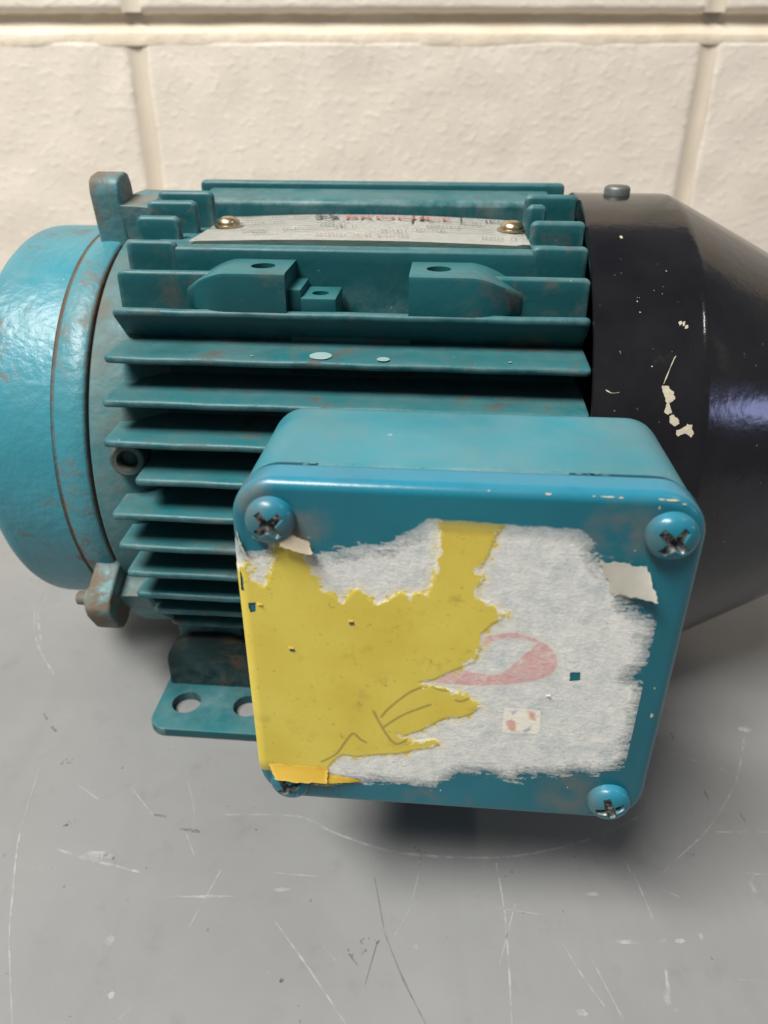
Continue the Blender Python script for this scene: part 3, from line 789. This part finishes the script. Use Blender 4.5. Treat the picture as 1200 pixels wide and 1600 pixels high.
strokes('plate_logo', [(-22, -20, -3.5, -1.5), (-20.5, -18, -1, 1.0), (-18, -16.5, -3.5, -1), (-16.5, -14.5, -1, 2), (-21.5, -19.5, 1, 3), (-17, -14, 2.2, 3.2), (9, 9.6, -4, 9), (12, 12.5, -4, 4), (24, 24.5, -4, 4)], INK_K)
for s, q in ((-47.0, 11.5), (39.4, 11.5)):
    bm = bmesh.new()
    stack(bm, V(s, q, plate_z(s, q) + 0.3), Vector((0, 0, 1)), [(0, 4.4), (0.5, 4.4), (0.55, 3.5), (1.3, 3.4), (2.2, 2.7), (2.7, 1.5), (2.8, 0)], 28)
    link('rivet', bm, BRASS, plate)

# ------------------------------------------------------------------ terminal box
LX0, LX1, LZ0, LZ1 = -17.8, 69.6, 41.2, 126.0
def loft(bm, layers, r=9.0, cap0=True, cap1=True, n=10):
    """layers: (q, inset) of the rounded-square outline."""
    rings = []
    for q, ins in layers:
        rr = max(0.8, r - ins)
        rings.append([bm.verts.new(V(a, q, b)) for a, b in rrect(LX0 + ins, LX1 - ins, LZ0 + ins, LZ1 - ins, rr, n)])
    m = len(rings[0])
    for i in range(len(rings) - 1):
        for j in range(m): bm.faces.new([rings[i][j], rings[i][(j + 1) % m], rings[i + 1][(j + 1) % m], rings[i + 1][j]])
    if cap0: bm.faces.new(rings[0])
    if cap1: bm.faces.new(rings[-1][::-1])
bm = bmesh.new()
loft(bm, [(95, 3.0), (95.6, 1.6), (96.8, 0.9), (98, 0.8), (124.8, 0.35), (125.3, 0.45), (125.4, 1.4)])
tbox = link('terminal_box', bm, TEAL_BOX, motor, angle=50)
bm = bmesh.new()
loft(bm, [(55, 20), (96, 17)], r=26)
link('box_neck', bm, TEAL_FRAME, tbox)
bm = bmesh.new()
loft(bm, [(125.2, 0.72), (127.2, 0.72)], cap0=False, cap1=False)
link('gasket', bm, DARK, tbox)
FR = 2.4
lay = [(126.75, 1.4), (126.8, 0.5), (127.1, 0.05), (127.5, 0.0), (134 - FR, 0.0)]
for j in range(1, 9):
    t = R(90 * j / 8); lay.append((134 - FR + FR * math.sin(t), FR * (1 - math.cos(t))))
bm = bmesh.new(); loft(bm, lay)
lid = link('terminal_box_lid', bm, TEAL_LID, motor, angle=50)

def screw(s, z, rot, lift=0.0):
    """painted pan head with a cross recess."""
    bm = bmesh.new(); NR, NT = 44, 112; rad = 4.75
    def hgt(r, t):
        x, y = r * math.cos(t), r * math.sin(t)
        h = 0.5 + 3.1 * math.sqrt(max(0, 1 - (r / rad) ** 2 * 0.96)) if r < rad else 0
        c = h
        for a, b in ((x, y), (y, x)):
            wa = 0.95 - 0.10 * abs(b)
            edge = min((wa - abs(a)) / 0.22, (2.95 - abs(b)) / 0.6)
            d = max(0, min(1, edge + 0.5)); d = d * d * (3 - 2 * d)
            depth = max(0.5, 2.5 - 0.6 * abs(b))
            c = min(c, h - depth * d)
        cent = max(0, min(1, (1.45 - r) / 0.4))
        c = min(c, h - 2.4 * cent)
        return c, (h - c) > 0.35
    rings = []; ctr = bm.verts.new(V(s, 134 + lift + hgt(0, 0)[0], z)); flag = []
    for i in range(1, NR + 1):
        r = rad * (i / NR) ** 0.9; row = []; fl = []
        for j in range(NT):
            t = 2 * math.pi * j / NT
            c, f = hgt(r, t)
            if i == NR: c = -0.1
            row.append(bm.verts.new(V(s + r * math.cos(t + rot), 134 + lift + c, z + r * math.sin(t + rot)))); fl.append(f)
        rings.append(row); flag.append(fl)
    for j in range(NT):
        f = bm.faces.new([ctr, rings[0][j], rings[0][(j + 1) % NT]]); f.material_index = 1
    for i in range(NR - 1):
        for j in range(NT):
            f = bm.faces.new([rings[i][j], rings[i + 1][j], rings[i + 1][(j + 1) % NT], rings[i][(j + 1) % NT]])
            if flag[i][j] or flag[i + 1][j]: f.material_index = 1
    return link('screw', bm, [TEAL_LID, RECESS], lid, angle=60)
k = Nodes('screw_recess_worn')
w = k.ramp(k.noise(900, 3), 0.50, 0.62)
k.l(k.mix(w, (0.045, 0.055, 0.055), (0.42, 0.42, 0.38)), k.b.inputs['Base Color']); k.l(k.math('MULTIPLY', w, 0.8), k.b.inputs['Metallic']); k.b.inputs['Roughness'].default_value = 0.45
RECESS = k.m
screw(-9.9, 118.0, R(40)); screw(62.9, 118.2, R(52)); screw(61.7, 48.6, R(20)); screw(-10.5, 47.0, R(38), -1.3)

# ------------------------------------------------------------------ torn sticker on the lid
def sdf_poly(X, Z, poly):
    """signed distance (mm), positive inside."""
    P = np.array(poly); Q = np.roll(P, -1, 0)
    d2 = np.full(X.shape, 1e9); inside = np.zeros(X.shape, bool)
    for (ax_, az), (bx_, bz) in zip(P, Q):
        ex, ez = bx_ - ax_, bz - az; L2 = ex * ex + ez * ez + 1e-9
        t = np.clip(((X - ax_) * ex + (Z - az) * ez) / L2, 0, 1)
        d2 = np.minimum(d2, (X - ax_ - t * ex) ** 2 + (Z - az - t * ez) ** 2)
        c = ((az > Z) != (bz > Z)) & (X < (bx_ - ax_) * (Z - az) / (bz - az + 1e-12) + ax_)
        inside ^= c
    d = np.sqrt(d2); return np.where(inside, d, -d)
def dist_line(X, Z, pts):
    P = [np.array(p) for p in spline(pts, 0.6)]; d2 = np.full(X.shape, 1e9)
    for a, b in zip(P[:-1], P[1:]):
        e = b - a; t = np.clip(((X - a[0]) * e[0] + (Z - a[1]) * e[1]) / (e @ e + 1e-9), 0, 1)
        d2 = np.minimum(d2, (X - a[0] - t * e[0]) ** 2 + (Z - a[1] - t * e[1]) ** 2)
    return np.sqrt(d2)
STEP = 0.27
us = np.arange(-4.2, 79.5, STEP); zs = np.arange(45.5, 121.5, STEP)
U, Z = np.meshgrid(us, zs, indexing='ij')
SX = LX0 + FR + U                                   # flattened coordinate across the lid face
d_out = sdf_poly(SX, Z, OUTER)
d_hole = np.maximum.reduce([sdf_poly(SX, Z, p) for p in HOLES])
d_yel = sdf_poly(SX, Z, YELLOW)
d_red = sdf_poly(SX, Z, SWOOSH); d_pat = sdf_poly(SX, Z, PATCH)
d_pr = np.maximum.reduce([sdf_poly(SX, Z, p) for p in RED]); d_pb = np.maximum.reduce([sdf_poly(SX, Z, p) for p in BLUE])
d_pen = np.minimum.reduce([dist_line(SX, Z, p) for p in PENS])
keep = (d_out > -2.2)
ang = np.clip(-U / FR, 0, 1.45)
Xp = np.where(U > 0, SX, LX0 + FR - FR * np.sin(ang)); Qp = np.where(U > 0, 134.0, 134.0 - FR + FR * np.cos(ang))
# paper thickness: full sheet where the print survives, thin torn plies elsewhere
thick = 0.05 + 0.10 * np.clip(d_out / 1.5, 0, 1) + 0.14 * np.clip((d_yel + 0.2) / 0.5, 0, 1)
idx = -np.ones(U.shape, int); idx[keep] = np.arange(keep.sum())
outw = np.where(U > 0, 0, np.sin(ang))
co = np.stack([(Xp - thick * outw) * MM, -(Qp + thick * np.where(U > 0, 1, np.cos(ang))) * MM, Z * MM], -1)[keep]
a, b, c, d = idx[:-1, :-1], idx[1:, :-1], idx[1:, 1:], idx[:-1, 1:]
ok = (a >= 0) & (b >= 0) & (c >= 0) & (d >= 0)
quads = np.stack([a, b, c, d], -1)[ok]
me = bpy.data.meshes.new('sticker')
me.from_pydata(co.tolist(), [], quads.tolist())
for nm, arr in (('d_out', d_out), ('d_yel', d_yel), ('d_red', d_red), ('d_pat', d_pat), ('d_pr', d_pr), ('d_pb', d_pb), ('d_pen', d_pen), ('d_hole', d_hole)):
    at = me.attributes.new(nm, 'FLOAT', 'POINT'); at.data.foreach_set('value', arr[keep].astype(np.float32))
me.polygons.foreach_set('use_smooth', [True] * len(me.polygons)); me.update()

def sticker_material():
    k = Nodes('torn_paper_sticker')
    at = lambda n_: (lambda nd: nd.outputs['Fac'])(k.n('ShaderNodeAttribute', _attribute_name=n_))
    lay_ = k.noise(430, 6, 0.65, k.stretch(0.45, 1, 1.6), 0.6)    # fibres combed sideways at the tear
    fib = k.noise(620, 7, 0.70, k.stretch(0.85, 1, 1.15), 0.8)    # felted fibres
    fine = k.noise(1500, 5, 0.6); mid = k.noise(260, 5, 0.6); big = k.noise(60, 4)
    c_ = lambda f, amp: k.math('MULTIPLY', k.math('SUBTRACT', f, 0.5), amp)
    xyz = k.sep()
    top = k.math('MULTIPLY', k.ramp(xyz[2], 0.1165, 0.1145), k.ramp(xyz[0], -0.0150, -0.0110))                     # cut edge of the sticker along the top stays straight
    dout = k.math('ADD', at('d_out'), k.math('MULTIPLY', k.math('ADD', k.math('ADD', c_(lay_, 8.0), c_(mid, 4.0)), c_(fine, 3.0)), k.math('ADD', k.math('MULTIPLY', top, 0.85), 0.15)))
    dyel = k.math('ADD', at('d_yel'), k.math('ADD', k.math('ADD', c_(mid, 4.5), c_(k.noise(650, 4), 5.0)), c_(fine, 2.2)))
    alpha = k.math('MULTIPLY', k.ramp(dout, -0.2, 0.15), k.math('ADD', k.math('MULTIPLY', k.ramp(k.math('ADD', dout, k.math('MULTIPLY', top, -0.2)), -0.1, 3.2), 0.60), 0.40))
    alpha = k.math('MULTIPLY', alpha, k.ramp(k.math('ADD', at('d_hole'), c_(fine, 0.5)), 0.08, -0.08))
    # torn white plies: thin, so the teal paint greys through in blotches
    wcol = k.mix(k.ramp(fib, 0.34, 0.66), (0.56, 0.565, 0.54), (0.84, 0.83, 0.755))
    see = k.math('MULTIPLY', k.ramp(k.math('ADD', k.math('MULTIPLY', mid, 0.6), k.math('MULTIPLY', fib, 0.4)), 0.46, 0.60), k.ramp(big, 0.34, 0.56))
    wcol = k.mix(k.math('MULTIPLY', see, 0.62), wcol, (0.33, 0.40, 0.43))
    rim = k.math('MULTIPLY', k.ramp(dout, 2.8, 0.1), 0.45)
    wcol = k.mix(k.math('MULTIPLY', rim, k.ramp(fib, 0.62, 0.40)), wcol, (0.22, 0.33, 0.40))
    wcol = k.mix(k.math('MULTIPLY', k.ramp(fine, 0.42, 0.62), 0.30), wcol, (0.88, 0.87, 0.80))
    wcol = k.mix(k.math('MULTIPLY', k.ramp(k.noise(1100, 5, 0.7), 0.56, 0.70), 0.35), wcol, (0.40, 0.43, 0.43))
    # ghost of the print
    red = k.math('MULTIPLY', k.ramp(k.math('ADD', at('d_red'), c_(mid, 0.8)), -0.1, 0.3), k.ramp(fib, 0.85, 0.42))
    wcol = k.mix(k.math('MULTIPLY', red, 0.78), wcol, (0.68, 0.31, 0.29))
    halo = k.ramp(k.math('ABSOLUTE', k.math('ADD', at('d_red'), 0.35)), 0.45, 0.15)
    wcol = k.mix(k.math('MULTIPLY', halo, 0.45), wcol, (0.70, 0.67, 0.56))
    wcol = k.mix(k.math('MULTIPLY', k.ramp(at('d_pat'), -0.05, 0.15), 0.85), wcol, (0.88, 0.84, 0.70))
    wcol = k.mix(k.math('MULTIPLY', k.ramp(k.math('ADD', at('d_pr'), c_(fib, 0.9)), -0.25, 0.35), 0.75), wcol, (0.66, 0.27, 0.22))
    wcol = k.mix(k.math('MULTIPLY', k.ramp(k.math('ADD', at('d_pb'), c_(fib, 0.9)), -0.25, 0.35), 0.7), wcol, (0.27, 0.29, 0.47))
    # remains of yellow near its tear, then the yellow sheet itself
    fringe = k.ramp(dyel, -1.8, 0.0)
    wcol = k.mix(k.math('MULTIPLY', fringe, 0.55), wcol, (0.80, 0.68, 0.30))
    ycol = k.mix(k.ramp(big, 0.3, 0.7), (0.63, 0.490, 0.060), (0.71, 0.575, 0.095))
    ycol = k.mix(k.math('MULTIPLY', k.ramp(k.noise(190, 6, 0.7), 0.56, 0.76), 0.5), ycol, (0.35, 0.265, 0.045))
    ycol = k.mix(k.math('MULTIPLY', k.ramp(k.noise(800, 4), 0.64, 0.74), 0.45), ycol, (0.25, 0.18, 0.04))
    ycol = k.mix(k.math('MULTIPLY', k.ramp(k.noise(28, 3), 0.60, 0.72), 0.35), ycol, (0.60, 0.34, 0.06))
    pen = k.math('MULTIPLY', k.ramp(k.math('ADD', at('d_pen'), c_(fine, 0.25)), 0.46, 0.16), 0.55)
    ycol = k.mix(pen, ycol, (0.17, 0.125, 0.05))
    col = k.mix(k.ramp(dyel, -0.06, 0.10), wcol, ycol)
    k.l(col, k.b.inputs['Base Color']); k.b.inputs['Roughness'].default_value = 0.62
    ymask = k.ramp(dyel, -0.1, 0.12)
    hgt = k.math('ADD', k.math('MULTIPLY', ymask, 0.9), k.math('MULTIPLY', k.math('SUBTRACT', 1.0, ymask), k.math('ADD', k.math('MULTIPLY', fib, 0.9), k.math('MULTIPLY', fine, 0.4))))
    k.l(k.bump(hgt, 0.34, 0.0005, k.bump(k.noise(420, 4), 0.05, 0.0005)), k.b.inputs['Normal'])
    k.l(alpha, k.b.inputs['Alpha'])
    return k.m
me.materials.append(sticker_material())
st = bpy.data.objects.new('sticker', me); COL.objects.link(st); st.parent = lid
st['label'] = 'torn yellow sticker peeled down to white paper plies'

PAPER = plain('bare_paper', (0.80, 0.765, 0.67), 0.7, 0, 0.12, 300, 0.1)
PAPER_T = plain('paper_backing', (0.74, 0.65, 0.50), 0.7, 0, 0.12, 300, 0.1)
YFLAP = plain('yellow_paper', (0.72, 0.50, 0.055), 0.55, 0, 0.06, 200)
def flap(c00, c10, c11, c01, lift, mat, nu=14, nv=12, seed=0, rag=0.35, curl=None):
    """curled scrap of paper: bilinear (s,z) patch lifted off the lid by lift(u,v) mm."""
    r_ = random.Random(seed)
    bm = bmesh.new(); g = []
    for i in range(nu + 1):
        row = []
        for j in range(nv + 1):
            u, v = i / nu, j / nv
            s = c00[0] * (1 - u) * (1 - v) + c10[0] * u * (1 - v) + c11[0] * u * v + c01[0] * (1 - u) * v
            z = c00[1] * (1 - u) * (1 - v) + c10[1] * u * (1 - v) + c11[1] * u * v + c01[1] * (1 - u) * v
            if i in (0, nu) or j in (0, nv):
                s += r_.uniform(-rag, rag); z += r_.uniform(-rag, rag)
            row.append(bm.verts.new(V(s, 134.3 + lift(u, v), z)))
        g.append(row)
    for i in range(nu):
        for j in range(nv): bm.faces.new([g[i][j], g[i][j + 1], g[i + 1][j + 1], g[i + 1][j]])
    bmesh.ops.solidify(bm, geom=bm.faces[:], thickness=0.12 * MM)
    return link('sticker_flap', bm, mat, lid, angle=60)
# lifted tongue on the right, corner tip turned up
flap((51.0, 112.2), (59.6, 111.4), (62.6, 105.0), (54.5, 104.8), lambda u, v: 0.1 + u * (0.3 + 1.7 * v ** 1.2) + max(0, u - .8) * 3.0 * v, PAPER, seed=2)
# curled piece under the upper left screw
flap((-8.0, 113.6), (-2.0, 111.6), (-2.8, 113.6), (-7.8, 116.8), lambda u, v: 2.3 - 1.3 * v - 1.2 * max(0, u - .6), PAPER_T, seed=4, rag=0.15)
# white curl on the left edge of the lid
flap((-17.0, 109.6), (-15.0, 110.2), (-15.6, 112.0), (-16.9, 115.0), lambda u, v: -1.2 + 1.6 * u + 0.5 * v, PAPER, seed=5, rag=0.2, nu=8, nv=8)
# bottom edge bent outwards, catching the light
flap((-15.2, 53.4), (-1.6, 53.0), (-1.4, 50.2), (-13.4, 50.8), lambda u, v: 0.05 + 2.3 * v ** 1.2 + 0.3 * math.sin(u * 5) * v, YFLAP, seed=6, rag=0.22)
flap((-1.8, 51.2), (6.4, 49.6), (5.6, 49.0), (-1.5, 49.6), lambda u, v: 0.05 + 1.4 * v * (1 - u), YFLAP, seed=7, rag=0.15)
# little nicks with raised lips
for s, z, sz in ((-13.6, 98.2, 0.6), (-7.9, 87.5, 0.6), (4.6, 95.2, 0.5), (45.2, 78.6, 0.5)):
    flap((s - sz, z + sz * .7), (s + sz, z + sz * .6), (s + sz * .8, z + sz * .1), (s - sz * .8, z + sz * .2), lambda u, v: 0.02 + 0.35 * v, YFLAP if s < 40 else PAPER, nu=6, nv=4, seed=int(s * 10) + 99, rag=0.1)
bm = bmesh.new()
for s, z, rs, rz in ((-7.7, 86.9, .6, .25), (4.8, 94.6, .6, .3)):
    bm.faces.new([bm.verts.new(V(s + rs * math.cos(t) * rnd.uniform(.7, 1.2), 134.42, z + rz * math.sin(t) * rnd.uniform(.7, 1.2))) for t in [2 * math.pi * i / 12 for i in range(12)]])
link('sticker_nick', bm, TEAL_LID, lid, smooth=False)

# paint chips along the lid edge and grime round the screws
def on_lid(s, t, lift):
    """point on the rounded top edge of the lid; t in degrees, 0 = front face, 90 = top."""
    return V(s, 134 - FR + (FR + lift) * math.cos(R(t)), LZ1 - FR + (FR + lift) * math.sin(R(t)))
bm = bmesh.new()
for s, t, rs, rt in ((40.5, 40, .6, 5), (48.5, 38, .3, 3), (51, 38, 1.3, 4), (53.2, 36, .5, 3), (60.2, 36, .7, 4), (62, 34, 1.3, 5), (64.2, 20, .4, 4), (30, 45, .25, 3)):
    n = 16
    bm.faces.new([bm.verts.new(on_lid(s + rs * math.cos(2 * math.pi * i / n) * rnd.uniform(.6, 1.2), t + rt * math.sin(2 * math.pi * i / n) * rnd.uniform(.6, 1.2), 0.04)) for i in range(n)])
# right edge nick and specks on the face
for s, z, r in ((66.9, 74.5, .55), (66.2, 82, .3), (50, 110.5, .2), (46.5, 116, .2), (57.2, 114.5, .25), (60, 123.6, .35), (47, 104.7, .25), (52.4, 51.6, .25), (23, 49.2, .4), (24.2, 47.8, .3)):
    n = 10
    bm.faces.new([bm.verts.new(V(s + r * .6 * math.cos(2 * math.pi * i / n) * rnd.uniform(.6, 1.3), 134.04, z + r * math.sin(2 * math.pi * i / n) * rnd.uniform(.6, 1.3))) for i in range(n)])
o = link('paint_chips', bm, CREAM, lid, recalc=False, smooth=False); o['kind'] = 'stuff'
# paint crust along the joint between box and lid
bm = bmesh.new()
for i in range(150):
    s = rnd.uniform(-6, 52); q = 126.0 + rnd.uniform(-0.55, 0.35); r = rnd.uniform(0.06, 0.26)
    c = V(s, q, LZ1 - 0.35 + 0.05)
    bmesh.ops.create_icosphere(bm, subdivisions=1, radius=r * MM, matrix=Matrix.Translation(c) @ Matrix.Diagonal((rnd.uniform(1, 3), 1, 0.6, 1)))
o = link('paint_crust', bm, TEAL_BOX, tbox); o['kind'] = 'stuff'
bm = bmesh.new()
box(bm, -2, 45, 125.2, 127.1, LZ1 - 2, LZ1 - 0.28, 0.2)
link('paint_bridge', bm, TEAL_BOX, tbox)
# white paint drops on the fins
bm = bmesh.new()
for s, dq, rs, rq in ((-11.8, -4.0, 3.0, 3.0), (5.0, -2.6, 1.7, 1.7), (-30, -2.6, .4, .3), (38, -3, .5, .4)):
    z = 123.6; q = qtip(z) + dq
    n = 18
    bm.faces.new([bm.verts.new(V(s + rs * math.cos(2 * math.pi * i / n) * rnd.uniform(.96, 1.04), q + rq * math.sin(2 * math.pi * i / n) * rnd.uniform(.96, 1.04), z + 1.55)) for i in range(n)])
o = link('paint_drops', bm, DROP, motor, smooth=False); o['kind'] = 'stuff'
